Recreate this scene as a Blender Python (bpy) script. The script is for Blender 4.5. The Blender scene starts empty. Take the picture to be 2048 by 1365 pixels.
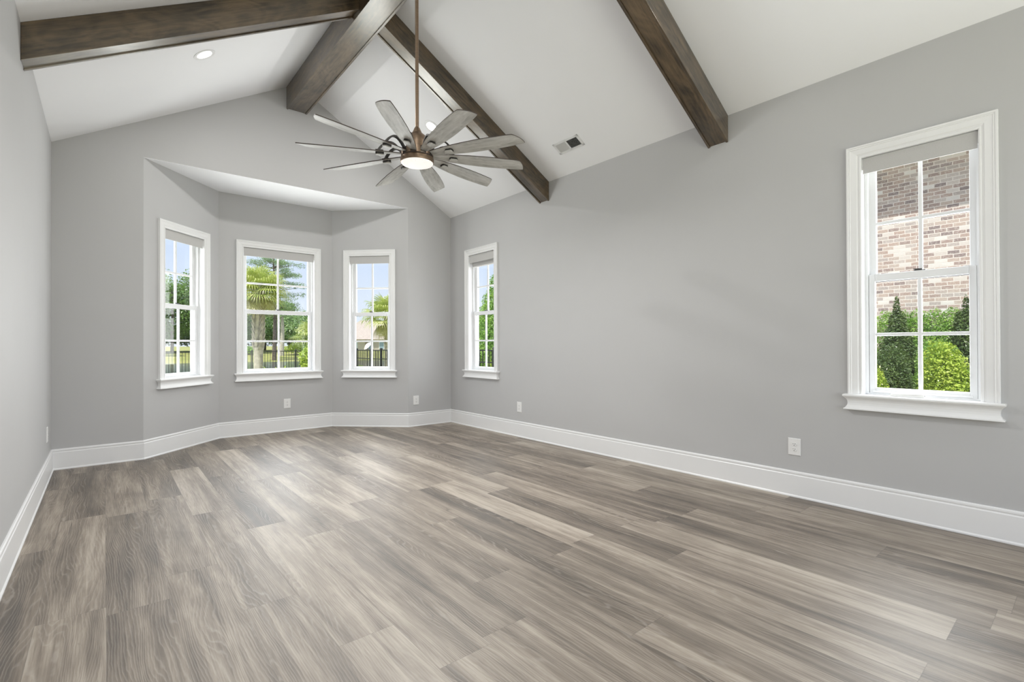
import bpy, bmesh, math, random
import numpy as np
from mathutils import Matrix, Vector
random.seed(7)
SC = bpy.context.scene
COL = SC.collection
pi = math.pi

# ------------------------------------------------------------------ camera
XL, XR, YB, H, K = -0.379, 3.984, 6.219, 3.05, 0.5833     # room: side walls, back wall, eaves height, roof slope
YF = -1.6                                                   # wall behind the camera
XM = (XL + XR) / 2
ZR = H + K * (XR - XL) / 2
F_PX, YAW, PITCH, ROLL, SY, CAM_H = 979.658, 0.694124, 0.005561, -0.003746, 2.499, 1.14648
cd = bpy.data.cameras.new('camera')
cam = bpy.data.objects.new('camera', cd); COL.objects.link(cam)
fw = Vector((math.sin(YAW) * math.cos(PITCH), math.cos(YAW) * math.cos(PITCH), math.sin(PITCH)))
rt = Vector((math.cos(YAW), -math.sin(YAW), 0)); up = rt.cross(fw)
r2 = rt * math.cos(ROLL) + up * math.sin(ROLL); u2 = -rt * math.sin(ROLL) + up * math.cos(ROLL)
M = Matrix((r2, u2, -fw)).transposed().to_4x4(); M.translation = Vector((0, 0, CAM_H))
cam.matrix_world = M
cd.sensor_width = 36.0; cd.sensor_fit = 'HORIZONTAL'
cd.lens = F_PX * 36.0 / 2048.0
cd.shift_y = SY / 2048.0
cd.clip_start = 0.02; cd.clip_end = 500
SC.camera = cam

# ------------------------------------------------------------------ colour management, sky, sun, daylight, rear fill
SC.view_settings.view_transform = 'Standard'
SC.view_settings.look = 'None'
SC.view_settings.gamma = 1.0
SC.view_settings.exposure = 0.0
SC.view_settings.use_curve_mapping = False
SC.cycles.use_denoising = True
SC.cycles.max_bounces = 10
SC.cycles.diffuse_bounces = 6
SC.cycles.transparent_max_bounces = 16
SC.cycles.sample_clamp_indirect = 6.0
SC.cycles.caustics_reflective = False
SC.cycles.caustics_refractive = False

wd = bpy.data.worlds.new('sky'); SC.world = wd; wd.use_nodes = True
wn = wd.node_tree; wn.nodes.clear()
o_ = wn.nodes.new('ShaderNodeOutputWorld'); b_ = wn.nodes.new('ShaderNodeBackground')
tc = wn.nodes.new('ShaderNodeTexCoord'); sx = wn.nodes.new('ShaderNodeSeparateXYZ'); cr = wn.nodes.new('ShaderNodeValToRGB')
wn.links.new(tc.outputs['Generated'], sx.inputs[0]); wn.links.new(sx.outputs['Z'], cr.inputs[0])
e = cr.color_ramp.elements
e[0].position = 0.0; e[0].color = (0.84, 0.91, 1.0, 1); e[1].position = 0.60; e[1].color = (0.92, 1.02, 1.25, 1)
m_ = e.new(0.06); m_.color = (0.80, 0.88, 1.0, 1)
m_ = e.new(0.20); m_.color = (0.63, 0.76, 1.0, 1)
wn.links.new(cr.outputs[0], b_.inputs[0]); b_.inputs[1].default_value = 1.05
wn.links.new(b_.outputs[0], o_.inputs[0])

def light(name, kind, loc, direction, power, color=(1, 1, 1), size=1.0, size_y=None, shape=None, spread=None):
    d = bpy.data.lights.new(name, kind); d.energy = power; d.color = color
    if kind == 'AREA':
        d.shape = shape or 'RECTANGLE'; d.size = size
        if d.shape == 'RECTANGLE': d.size_y = size_y or size
        if spread: d.spread = spread
    o = bpy.data.objects.new(name, d); COL.objects.link(o); o.location = loc
    o.rotation_euler = Vector(direction).to_track_quat('-Z', 'Y').to_euler()
    return o

sun = light('sun', 'SUN', (0, 0, 20), (0.80, 0.30, -1.62), 5.2, (1.0, 0.95, 0.86)); sun.data.angle = 0.012
# daylight that comes in through the bay and side windows (sky and bright garden outside each one)
DAY = (0.97, 0.985, 1.0)
light('fill_light_rear', 'AREA', (XM, YF - 0.35, 1.45), (0, 1, 0.6), 76, (1.0, 1.0, 1.0), 3.3, 2.5)  # added fill lamp behind the camera, shining through an invented opening
BAYA, BAYB, BAYC, BAYD = (0.305, YB), (1.090, 7.004), (2.495, 7.004), (3.280, YB)
_n = math.sqrt(0.5)
light('daylight_bay_middle', 'AREA', (1.79, 7.004 + 0.32, 1.60), (0, -1, 0.25), 44, DAY, 0.86, 1.5)
light('daylight_bay_left', 'AREA', (0.6975 - 0.32 * _n, 6.6115 + 0.32 * _n, 1.60), (_n, -_n, 0.25), 25, DAY, 0.57, 1.5)
light('daylight_bay_right', 'AREA', (2.8875 + 0.32 * _n, 6.6115 + 0.32 * _n, 1.60), (-_n, -_n, 0.25), 25, DAY, 0.57, 1.5)
light('daylight_side_far', 'AREA', (XR + 0.32, 5.442, 1.60), (-1, 0, 0.25), 18, DAY, 0.57, 1.5)
light('daylight_side_near', 'AREA', (XR + 0.32, 0.747, 1.60), (-1, 0, 0.25), 35, DAY, 0.57, 1.5)

# ------------------------------------------------------------------ materials
def mat(name):
    m = bpy.data.materials.new(name); m.use_nodes = True
    nt = m.node_tree; nt.nodes.clear()
    out = nt.nodes.new('ShaderNodeOutputMaterial'); bs = nt.nodes.new('ShaderNodeBsdfPrincipled')
    nt.links.new(bs.outputs[0], out.inputs[0])
    return m, nt, bs, out
def N(nt, kind, **kw):
    n = nt.nodes.new(kind)
    for k, v in kw.items():
        if k.startswith('i_'):
            key = k[2:]; n.inputs[int(key) if key.isdigit() else key].default_value = v
        else: setattr(n, k, v)
    return n
def L(nt, a, b): nt.links.new(a, b)
def math_(nt, op, a, b=None, c=None):
    n = nt.nodes.new('ShaderNodeMath'); n.operation = op
    for i, v in enumerate((a, b, c)):
        if v is None: continue
        if isinstance(v, (int, float)): n.inputs[i].default_value = v
        else: nt.links.new(v, n.inputs[i])
    return n.outputs[0]
def ramp(nt, fac, stops, interp='LINEAR'):
    n = nt.nodes.new('ShaderNodeValToRGB'); n.color_ramp.interpolation = interp
    el = n.color_ramp.elements
    el[0].position, el[0].color = stops[0][0], (*stops[0][1], 1)
    el[1].position, el[1].color = stops[-1][0], (*stops[-1][1], 1)
    for p, c in stops[1:-1]:
        q = el.new(p); q.color = (*c, 1)
    nt.links.new(fac, n.inputs[0]); return n.outputs[0]
def mixc(nt, fac, a, b, mode='MIX'):
    n = nt.nodes.new('ShaderNodeMix'); n.data_type = 'RGBA'; n.blend_type = mode
    for s, v in ((n.inputs['Factor'], fac), (n.inputs[6], a), (n.inputs[7], b)):
        if isinstance(v, (int, float)): s.default_value = v
        elif isinstance(v, tuple): s.default_value = (*v, 1)
        else: nt.links.new(v, s)
    return n.outputs[2]
def coords(nt, scale=(1, 1, 1)):
    t = nt.nodes.new('ShaderNodeTexCoord'); mp = nt.nodes.new('ShaderNodeMapping')
    mp.inputs['Scale'].default_value = scale; nt.links.new(t.outputs['Object'], mp.inputs[0]); return mp.outputs[0]
def noise(nt, vec, scale, detail=4, rough=0.55, dist=0.0):
    n = N(nt, 'ShaderNodeTexNoise', i_Scale=scale, i_Detail=detail, i_Roughness=rough, i_Distortion=dist)
    nt.links.new(vec, n.inputs['Vector']); return n.outputs[0]
def bump(nt, bs, h, strength, dist=0.01):
    b = N(nt, 'ShaderNodeBump', i_Strength=strength, i_Distance=dist); nt.links.new(h, b.inputs['Height'])
    nt.links.new(b.outputs[0], bs.inputs['Normal']); return b

def simple(name, color, rough=0.5, metal=0.0, var=0.04, scale=6.0, bump_s=0.0, bump_scale=400.0, spec=0.5, stretch=(1, 1, 1)):
    m, nt, bs, out = mat(name)
    v = coords(nt, stretch)
    f = noise(nt, v, scale, 3)
    lo = tuple(max(0, c * (1 - var)) for c in color); hi = tuple(min(1, c * (1 + var)) for c in color)
    L(nt, ramp(nt, f, [(0.3, lo), (0.7, hi)]), bs.inputs['Base Color'])
    bs.inputs['Roughness'].default_value = rough; bs.inputs['Metallic'].default_value = metal
    bs.inputs['Specular IOR Level'].default_value = spec
    if bump_s: bump(nt, bs, noise(nt, v, bump_scale, 2), bump_s, 0.002)
    return m

M_WALL = simple('wall_paint_grey', (0.495, 0.496, 0.497), 0.62, var=0.012, scale=1.5, bump_s=0.05, bump_scale=260)
M_CEIL = simple('ceiling_paint_white', (0.86, 0.867, 0.882), 0.8, var=0.01, scale=1.5, bump_s=0.04, bump_scale=220)
M_TRIM = simple('trim_paint_white', (0.80, 0.805, 0.805), 0.34, var=0.01, scale=3)
M_VINYL = simple('vinyl_white', (0.80, 0.81, 0.82), 0.35, var=0.01, scale=3)
M_PLASTIC = simple('plastic_white', (0.80, 0.80, 0.79), 0.35, var=0.01, scale=20)
M_DARK = simple('dark_slot', (0.015, 0.015, 0.015), 0.6)
M_LOCK = simple('lock_metal_dark', (0.10, 0.10, 0.10), 0.4, 0.6)
M_FENCE = simple('fence_black', (0.018, 0.022, 0.024), 0.45)
M_BRONZE = simple('brushed_bronze', (0.275, 0.198, 0.138), 0.36, 0.85, var=0.12, scale=14, stretch=(1, 1, 9))
M_BRONZED = simple('dark_bronze', (0.085, 0.070, 0.060), 0.34, 0.85, var=0.15, scale=14)
M_ARM = simple('arm_dark_metal', (0.055, 0.052, 0.05), 0.4, 0.7, var=0.15, scale=14)
M_ALU = simple('register_white', (0.74, 0.745, 0.745), 0.45, var=0.01)

def shade_mat():
    m, nt, bs, out = mat('shade_fabric_grey')
    v = coords(nt)
    w = noise(nt, coords(nt, (1, 1, 6)), 160, 3)
    L(nt, ramp(nt, w, [(0.3, (0.46, 0.455, 0.445)), (0.7, (0.55, 0.545, 0.535))]), bs.inputs['Base Color'])
    bs.inputs['Roughness'].default_value = 0.85
    bump(nt, bs, w, 0.15, 0.001)
    return m
M_SHADE = shade_mat()

def emit(name, color, s):
    m, nt, bs, out = mat(name)
    bs.inputs['Base Color'].default_value = (*color, 1)
    bs.inputs['Emission Color'].default_value = (*color, 1); bs.inputs['Emission Strength'].default_value = s
    return m
M_LENS = emit('downlight_lens', (1.0, 0.97, 0.93), 5.0)
M_FANLENS = emit('fan_lens', (1.0, 0.98, 0.95), 0.52)

def glass_mat():
    m, nt, bs, out = mat('window_glass'); nt.nodes.remove(bs)
    tr = N(nt, 'ShaderNodeBsdfTransparent'); tr.inputs[0].default_value = (0.982, 0.990, 0.987, 1)
    gl = N(nt, 'ShaderNodeBsdfGlossy', i_Roughness=0.02)
    g = nt.nodes.new('ShaderNodeNewGeometry'); d = nt.nodes.new('ShaderNodeVectorMath'); d.operation = 'DOT_PRODUCT'
    L(nt, g.outputs['Normal'], d.inputs[0]); L(nt, g.outputs['Incoming'], d.inputs[1])
    c = math_(nt, 'ABSOLUTE', d.outputs['Value'])
    f = math_(nt, 'MULTIPLY_ADD', math_(nt, 'POWER', math_(nt, 'SUBTRACT', 1.0, c), 5.0), 0.6, 0.022)   # Schlick, same from either side
    mx = nt.nodes.new('ShaderNodeMixShader')
    L(nt, f, mx.inputs[0]); L(nt, tr.outputs[0], mx.inputs[1]); L(nt, gl.outputs[0], mx.inputs[2])
    L(nt, mx.outputs[0], out.inputs[0]); return m
M_GLASS = glass_mat()

def floor_mat():
    m, nt, bs, out = mat('vinyl_plank_floor')
    t = nt.nodes.new('ShaderNodeTexCoord'); s = nt.nodes.new('ShaderNodeSeparateXYZ'); L(nt, t.outputs['Object'], s.inputs[0])
    X, Y = s.outputs[0], s.outputs[1]
    W, LEN = 0.2265, 1.555
    cx = math_(nt, 'DIVIDE', math_(nt, 'SUBTRACT', X, 0.007), W)
    ci = math_(nt, 'FLOOR', cx); fx = math_(nt, 'SUBTRACT', cx, ci)
    wn1 = N(nt, 'ShaderNodeTexWhiteNoise', noise_dimensions='1D'); L(nt, ci, wn1.inputs['W'])
    cy = math_(nt, 'ADD', math_(nt, 'DIVIDE', Y, LEN), math_(nt, 'MULTIPLY', wn1.outputs['Value'], 7.31))
    ri = math_(nt, 'FLOOR', cy); fy = math_(nt, 'SUBTRACT', cy, ri)
    cmb = nt.nodes.new('ShaderNodeCombineXYZ'); L(nt, ci, cmb.inputs[0]); L(nt, ri, cmb.inputs[1])
    wn2 = N(nt, 'ShaderNodeTexWhiteNoise', noise_dimensions='2D'); L(nt, cmb.outputs[0], wn2.inputs['Vector'])
    rnd = wn2.outputs['Value']; sep = nt.nodes.new('ShaderNodeSeparateColor'); L(nt, wn2.outputs['Color'], sep.inputs[0])
    # plank-local coordinates, shifted per plank
    pc = nt.nodes.new('ShaderNodeCombineXYZ')
    L(nt, math_(nt, 'ADD', X, math_(nt, 'MULTIPLY', sep.outputs[0], 37.0)), pc.inputs[0])
    L(nt, math_(nt, 'ADD', Y, math_(nt, 'MULTIPLY', sep.outputs[1], 53.0)), pc.inputs[1])
    def st(sx_, sy_):
        mp = nt.nodes.new('ShaderNodeMapping'); mp.inputs['Scale'].default_value = (sx_, sy_, 1); L(nt, pc.outputs[0], mp.inputs[0]); return mp.outputs[0]
    streak = noise(nt, st(9.0, 0.55), 1.0, 5, 0.6, 0.35)         # long lengthwise bands of tone
    mid = noise(nt, st(34.0, 1.7), 1.0, 5, 0.65, 0.5)
    fine = noise(nt, st(150.0, 5.0), 1.0, 3, 0.6, 0.2)
    blot = noise(nt, st(5.0, 2.2), 1.0, 4, 0.6, 0.6)
    # growth rings, cathedral figure
    warp = noise(nt, st(5.0, 0.60), 1.0, 2, 0.5, 0.0); warp2 = noise(nt, st(36.0, 14.0), 1.0, 2, 0.5, 0.0)
    ph = math_(nt, 'ADD', math_(nt, 'MULTIPLY', X, 560.0), math_(nt, 'ADD', math_(nt, 'MULTIPLY', warp, 170.0), math_(nt, 'MULTIPLY', warp2, 5.5)))
    ring = math_(nt, 'SINE', ph)
    ring01 = math_(nt, 'MULTIPLY_ADD', ring, 0.5, 0.5)
    tone = math_(nt, 'ADD', math_(nt, 'MULTIPLY', streak, 0.57), math_(nt, 'ADD', math_(nt, 'MULTIPLY', mid, 0.30), math_(nt, 'MULTIPLY', fine, 0.20)))
    tone = math_(nt, 'ADD', tone, math_(nt, 'MULTIPLY', math_(nt, 'SUBTRACT', rnd, 0.5), 0.15))
    tone = math_(nt, 'ADD', tone, math_(nt, 'MULTIPLY', math_(nt, 'SUBTRACT', blot, 0.5), 0.16))
    col = ramp(nt, tone, [(0.36, (0.066, 0.052, 0.039)), (0.45, (0.128, 0.102, 0.077)), (0.53, (0.205, 0.167, 0.129)), (0.60, (0.298, 0.250, 0.198)), (0.71, (0.46, 0.405, 0.335))])
    col = mixc(nt, math_(nt, 'MULTIPLY', math_(nt, 'POWER', ring01, 5.0), math_(nt, 'MULTIPLY', blot, 0.46)), col, (0.50, 0.455, 0.40))
    # dark checks and knots
    chk = ramp(nt, noise(nt, st(42.0, 1.25), 1.0, 4, 0.55, 1.2), [(0.27, (1, 1, 1)), (0.34, (0, 0, 0))])
    col = mixc(nt, math_(nt, 'MULTIPLY', chk, 0.55), col, (0.045, 0.036, 0.030))
    kn = ramp(nt, noise(nt, st(11.0, 4.5), 1.0, 4, 0.6, 0.8), [(0.70, (0, 0, 0)), (0.78, (1, 1, 1))])
    col = mixc(nt, math_(nt, 'MULTIPLY', kn, 0.5), col, (0.06, 0.05, 0.042))
    # seams
    dx = math_(nt, 'MULTIPLY', math_(nt, 'MINIMUM', fx, math_(nt, 'SUBTRACT', 1.0, fx)), W)
    dy = math_(nt, 'MULTIPLY', math_(nt, 'MINIMUM', fy, math_(nt, 'SUBTRACT', 1.0, fy)), LEN)
    seam = math_(nt, 'LESS_THAN', math_(nt, 'MINIMUM', dx, dy), 0.0011)
    col = mixc(nt, math_(nt, 'MULTIPLY', seam, 0.35), col, (0.035, 0.03, 0.026))
    L(nt, col, bs.inputs['Base Color'])
    rr = math_(nt, 'ADD', 0.43, math_(nt, 'MULTIPLY', mid, 0.14)); L(nt, rr, bs.inputs['Roughness'])
    bs.inputs['Specular IOR Level'].default_value = 1.0
    hgt = math_(nt, 'ADD', math_(nt, 'MULTIPLY', ring01, 0.35), math_(nt, 'ADD', math_(nt, 'MULTIPLY', fine, 0.6), math_(nt, 'MULTIPLY', mid, 0.5)))
    hgt = math_(nt, 'SUBTRACT', hgt, math_(nt, 'MULTIPLY', seam, 1.2))
    bump(nt, bs, hgt, 0.35, 0.0016)
    return m
M_FLOOR = floor_mat()

def beam_mat(name, dark, light_):
    """stained knotty alder, grain along local X"""
    m, nt, bs, out = mat(name)
    v1 = coords(nt, (1.0, 7.0, 7.0)); v2 = coords(nt, (3.0, 60.0, 60.0)); v3 = coords(nt, (2.2, 5.0, 5.0))
    a = noise(nt, v1, 1.3, 5, 0.6, 0.9); b = noise(nt, v2, 1.0, 3, 0.6, 0.3); c = noise(nt, v3, 1.0, 4, 0.65, 1.4)
    wv = math_(nt, 'SINE', math_(nt, 'MULTIPLY', noise(nt, coords(nt, (1.1, 3.6, 3.6)), 1.0, 2, 0.5, 0.4), 95.0))      # growth rings swirling round knots
    t = math_(nt, 'ADD', math_(nt, 'MULTIPLY', a, 0.45), math_(nt, 'ADD', math_(nt, 'MULTIPLY', b, 0.25), math_(nt, 'MULTIPLY', c, 0.35)))
    t = math_(nt, 'ADD', t, math_(nt, 'MULTIPLY', wv, 0.022))
    mid = tuple((x + y) / 2 for x, y in zip(dark, light_))
    col = ramp(nt, t, [(0.42, dark), (0.53, mid), (0.64, light_)])
    kn = ramp(nt, noise(nt, coords(nt, (2.6, 6.0, 6.0)), 1.0, 3, 0.5, 0.7), [(0.69, (0, 0, 0)), (0.76, (1, 1, 1))])
    col = mixc(nt, math_(nt, 'MULTIPLY', kn, 0.6), col, tuple(x * 0.35 for x in dark))
    L(nt, col, bs.inputs['Base Color'])
    bs.inputs['Roughness'].default_value = 0.30; bs.inputs['Specular IOR Level'].default_value = 0.5
    bs.inputs['Coat Weight'].default_value = 1.0; bs.inputs['Coat Roughness'].default_value = 0.20; bs.inputs['Coat IOR'].default_value = 1.65
    bs.inputs['Specular Tint'].default_value = (1.0, 0.90, 0.66, 1)
    bump(nt, bs, math_(nt, 'ADD', b, a), 0.12, 0.002)
    return m
M_BEAM = beam_mat('stained_beam_wood', (0.012, 0.0078, 0.0045), (0.125, 0.084, 0.045))

def blade_mat():
    m, nt, bs, out = mat('weathered_blade_wood')
    a = noise(nt, coords(nt, (2.0, 26.0, 8.0)), 1.0, 5, 0.65, 0.6); b = noise(nt, coords(nt, (9, 26, 9)), 1.0, 4, 0.6, 1.0)
    t = math_(nt, 'ADD', math_(nt, 'MULTIPLY', a, 0.6), math_(nt, 'MULTIPLY', b, 0.4))
    L(nt, ramp(nt, t, [(0.30, (0.22, 0.215, 0.20)), (0.46, (0.45, 0.445, 0.42)), (0.66, (0.66, 0.655, 0.63))]), bs.inputs['Base Color'])
    bs.inputs['Roughness'].default_value = 0.42
    bump(nt, bs, a, 0.1, 0.001)
    return m
M_BLADE = blade_mat()
M_EDGE = simple('blade_edge_dark', (0.060, 0.045, 0.035), 0.5)

def leaf_mat(name, stops, trans=0.35, scale=3.0, rough=0.32):
    m, nt, bs, out = mat(name)
    f = noise(nt, coords(nt), scale, 3, 0.7)
    f2 = noise(nt, coords(nt), scale * 9, 2, 0.7)
    t = math_(nt, 'ADD', math_(nt, 'MULTIPLY', f, 0.55), math_(nt, 'MULTIPLY', f2, 0.45))
    col = ramp(nt, t, stops)
    L(nt, col, bs.inputs['Base Color']); bs.inputs['Roughness'].default_value = rough
    tl = nt.nodes.new('ShaderNodeBsdfTranslucent'); mx = nt.nodes.new('ShaderNodeMixShader'); mx.inputs[0].default_value = trans
    L(nt, mixc(nt, 0.5, col, (0.30, 0.46, 0.05)), tl.inputs[0])
    L(nt, bs.outputs[0], mx.inputs[1]); L(nt, tl.outputs[0], mx.inputs[2]); L(nt, mx.outputs[0], out.inputs[0])
    return m
M_LEAF_DK = leaf_mat('leaf_dark_green', [(0.36, (0.080, 0.167, 0.043)), (0.5, (0.160, 0.290, 0.080)), (0.64, (0.319, 0.478, 0.131))])
M_LEAF_CONE = leaf_mat('leaf_deep_green', [(0.36, (0.035, 0.070, 0.022)), (0.5, (0.085, 0.145, 0.045)), (0.64, (0.22, 0.30, 0.10))], trans=0.2)
M_LEAF_MD = leaf_mat('leaf_mid_green', [(0.36, (0.121, 0.270, 0.047)), (0.5, (0.270, 0.486, 0.095)), (0.64, (0.486, 0.675, 0.162))])
M_LEAF_LT = leaf_mat('leaf_yellow_green', [(0.36, (0.253, 0.391, 0.046)), (0.5, (0.483, 0.621, 0.092)), (0.64, (0.759, 0.828, 0.207))])
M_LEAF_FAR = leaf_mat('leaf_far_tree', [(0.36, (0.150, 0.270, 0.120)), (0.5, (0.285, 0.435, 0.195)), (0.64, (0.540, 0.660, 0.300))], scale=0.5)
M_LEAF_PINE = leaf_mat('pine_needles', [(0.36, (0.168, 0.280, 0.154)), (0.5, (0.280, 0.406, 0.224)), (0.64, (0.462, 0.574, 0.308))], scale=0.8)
M_PALM = leaf_mat('palm_frond', [(0.38, (0.29, 0.38, 0.10)), (0.5, (0.52, 0.58, 0.18)), (0.62, (0.80, 0.78, 0.36))], scale=2.0)
M_PALM_OLD = leaf_mat('palm_frond_old', [(0.38, (0.42, 0.36, 0.18)), (0.5, (0.62, 0.56, 0.26)), (0.62, (0.80, 0.74, 0.42))], scale=3.0)
M_CROTON = leaf_mat('croton_leaf', [(0.38, (0.50, 0.12, 0.05)), (0.5, (0.75, 0.36, 0.10)), (0.62, (0.80, 0.62, 0.18))], scale=9.0)
M_BARK = simple('bark', (0.20, 0.16, 0.13), 0.9, var=0.4, scale=5, bump_s=0.6, bump_scale=14)
M_PTRUNK = simple('palm_trunk', (0.50, 0.46, 0.40), 0.9, var=0.3, scale=9, bump_s=0.5, bump_scale=30)

def grass_mat():
    m, nt, bs, out = mat('lawn_grass')
    v = coords(nt); a = noise(nt, v, 0.35, 5, 0.7); b = noise(nt, v, 14.0, 3, 0.7)
    t = math_(nt, 'ADD', math_(nt, 'MULTIPLY', a, 0.6), math_(nt, 'MULTIPLY', b, 0.4))
    L(nt, ramp(nt, t, [(0.36, (0.15, 0.19, 0.035)), (0.5, (0.29, 0.30, 0.085)), (0.64, (0.42, 0.385, 0.18))]), bs.inputs['Base Color'])
    bs.inputs['Roughness'].default_value = 0.9; bump(nt, bs, b, 0.6, 0.03); return m
M_GRASS = grass_mat()
def water_mat():
    m, nt, bs, out = mat('pond_water')
    bs.inputs['Base Color'].default_value = (0.07, 0.10, 0.10, 1); bs.inputs['Roughness'].default_value = 0.12
    bump(nt, bs, noise(nt, coords(nt, (1, 3, 1)), 1.2, 3), 0.12, 0.05); return m
M_WATER = water_mat()

def brick_mat(name):
    m, nt, bs, out = mat(name)
    t = nt.nodes.new('ShaderNodeTexCoord'); s = nt.nodes.new('ShaderNodeSeparateXYZ'); L(nt, t.outputs['Object'], s.inputs[0])
    cb = nt.nodes.new('ShaderNodeCombineXYZ'); L(nt, s.outputs[1], cb.inputs[0]); L(nt, s.outputs[2], cb.inputs[1])
    # hand-moulded edges: wobble the lookup a little
    nz = N(nt, 'ShaderNodeTexNoise', i_Scale=22.0, i_Detail=2.0); L(nt, cb.outputs[0], nz.inputs['Vector'])
    ad = nt.nodes.new('ShaderNodeVectorMath'); ad.operation = 'MULTIPLY_ADD'
    L(nt, nz.outputs['Color'], ad.inputs[0]); ad.inputs[1].default_value = (0.012, 0.010, 0); L(nt, cb.outputs[0], ad.inputs[2])
    bt = N(nt, 'ShaderNodeTexBrick', offset=0.5, offset_frequency=2, squash=1.0)
    bt.inputs['Color1'].default_value = (0, 0, 0, 1); bt.inputs['Color2'].default_value = (1, 1, 1, 1); bt.inputs['Mortar'].default_value = (0.5, 0.5, 0.5, 1)
    bt.inputs['Scale'].default_value = 1.0; bt.inputs['Mortar Size'].default_value = 0.0082; bt.inputs['Mortar Smooth'].default_value = 0.25
    bt.inputs['Bias'].default_value = 0.0; bt.inputs['Brick Width'].default_value = 0.196; bt.inputs['Row Height'].default_value = 0.079
    L(nt, ad.outputs[0], bt.inputs['Vector'])
    tint = nt.nodes.new('ShaderNodeSeparateColor'); L(nt, bt.outputs['Color'], tint.inputs[0])
    col = ramp(nt, tint.outputs[0], [(0.0, (0.28, 0.225, 0.22)), (0.20, (0.40, 0.30, 0.27)), (0.42, (0.49, 0.37, 0.32)), (0.60, (0.55, 0.445, 0.39)), (0.74, (0.46, 0.40, 0.38)), (0.84, (0.62, 0.545, 0.50)), (0.91, (0.72, 0.67, 0.63)), (1.0, (0.79, 0.75, 0.71))])
    sm = noise(nt, cb.outputs[0], 26.0, 4, 0.7)
    col = mixc(nt, ramp(nt, sm, [(0.50, (0, 0, 0)), (0.66, (0.6, 0.6, 0.6))]), col, (0.72, 0.66, 0.61))
    col = mixc(nt, bt.outputs['Fac'], col, (0.80, 0.735, 0.69))
    L(nt, col, bs.inputs['Base Color']); bs.inputs['Roughness'].default_value = 0.9
    bump(nt, bs, math_(nt, 'SUBTRACT', 1.0, bt.outputs['Fac']), 0.6, 0.008)
    return m
M_BRICK = brick_mat('tumbled_brick')
M_STUCCO = simple('house_wall_beige', (0.55, 0.50, 0.44), 0.9, var=0.06)
M_ROOF = simple('roof_shingles_tan', (0.42, 0.365, 0.325), 0.9, var=0.14, scale=3, stretch=(1, 1, 6))
M_PANE = simple('far_window_pane', (0.30, 0.42, 0.50), 0.15)
M_CANVAS = simple('parasol_canvas', (0.82, 0.74, 0.66), 0.8)
M_TAN = simple('exterior_cladding', (0.60, 0.58, 0.55), 0.8)

# ------------------------------------------------------------------ mesh helpers
class MB:
    """collects shapes and links them as ONE mesh object"""
    def __init__(s): s.v = []; s.f = []
    def add(s, verts, faces):
        n = len(s.v); s.v += [tuple(p) for p in verts]; s.f += [tuple(i + n for i in f) for f in faces]; return s
    def box(s, x0, x1, y0, y1, z0, z1):
        if x0 > x1: x0, x1 = x1, x0
        if y0 > y1: y0, y1 = y1, y0
        if z0 > z1: z0, z1 = z1, z0
        return s.add([(x0, y0, z0), (x1, y0, z0), (x1, y1, z0), (x0, y1, z0), (x0, y0, z1), (x1, y0, z1), (x1, y1, z1), (x0, y1, z1)],
                     [(3, 2, 1, 0), (4, 5, 6, 7), (0, 1, 5, 4), (1, 2, 6, 5), (2, 3, 7, 6), (3, 0, 4, 7)])
    def prism(s, poly, d):
        """polygon (3-D points) pushed by vector d"""
        n = len(poly); d = Vector(d); a = [Vector(p) for p in poly]
        return s.add(a + [p + d for p in a], [tuple(reversed(range(n))), tuple(range(n, 2 * n))] + [(i, (i + 1) % n, n + (i + 1) % n, n + i) for i in range(n)])
    def loft(s, rings, closed_ring=True, caps=True):
        m = len(rings[0]); vs = [p for r in rings for p in r]; fs = []
        for i in range(len(rings) - 1):
            for j in range(m if closed_ring else m - 1):
                k = (j + 1) % m; fs.append((i * m + j, i * m + k, (i + 1) * m + k, (i + 1) * m + j))
        if caps: fs += [tuple(reversed(range(m))), tuple(range((len(rings) - 1) * m, len(rings) * m))]
        return s.add(vs, fs)
    def lathe(s, prof, seg=40, c=(0, 0), caps=True):
        return s.loft([[(c[0] + r * math.cos(2 * pi * j / seg), c[1] + r * math.sin(2 * pi * j / seg), z) for j in range(seg)] for r, z in prof], True, caps)
    def tube(s, pts, radii, seg=8):
        pts = [Vector(p) for p in pts]; rings = []
        if isinstance(radii, (int, float)): radii = [radii] * len(pts)
        for i, p in enumerate(pts):
            t = (pts[min(i + 1, len(pts) - 1)] - pts[max(i - 1, 0)]).normalized()
            a = t.cross(Vector((0, 0, 1)) if abs(t.z) < 0.9 else Vector((1, 0, 0))).normalized(); b = t.cross(a)
            rings.append([p + (a * math.cos(2 * pi * j / seg) + b * math.sin(2 * pi * j / seg)) * radii[i] for j in range(seg)])
        return s.loft(rings)
    def build(s, name, m, parent=None, matrix=None, smooth=False, bevel=0.0, kind=None):
        me = bpy.data.meshes.new(name); me.from_pydata(s.v, [], s.f)
        bm = bmesh.new(); bm.from_mesh(me); bmesh.ops.recalc_face_normals(bm, faces=bm.faces); bm.to_mesh(me); bm.free()
        if smooth:
            me.polygons.foreach_set('use_smooth', [True] * len(me.polygons)); me.set_sharp_from_angle(angle=0.6)
        me.materials.append(m)
        o = bpy.data.objects.new(name, me); COL.objects.link(o)
        if parent is not None: o.parent = parent
        if matrix is not None: o.matrix_local = matrix
        if bevel:
            b = o.modifiers.new('edge', 'BEVEL'); b.width = bevel; b.segments = 2; b.limit_method = 'ANGLE'; b.angle_limit = 0.6
        if kind: o['kind'] = kind
        return o
def struct(name, mb, m, **kw): return mb.build(name, m, kind='structure', **kw)
def tag(o, label, cat, group=None):
    o['label'] = label; o['category'] = cat
    if group: o['group'] = group
    return o
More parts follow.
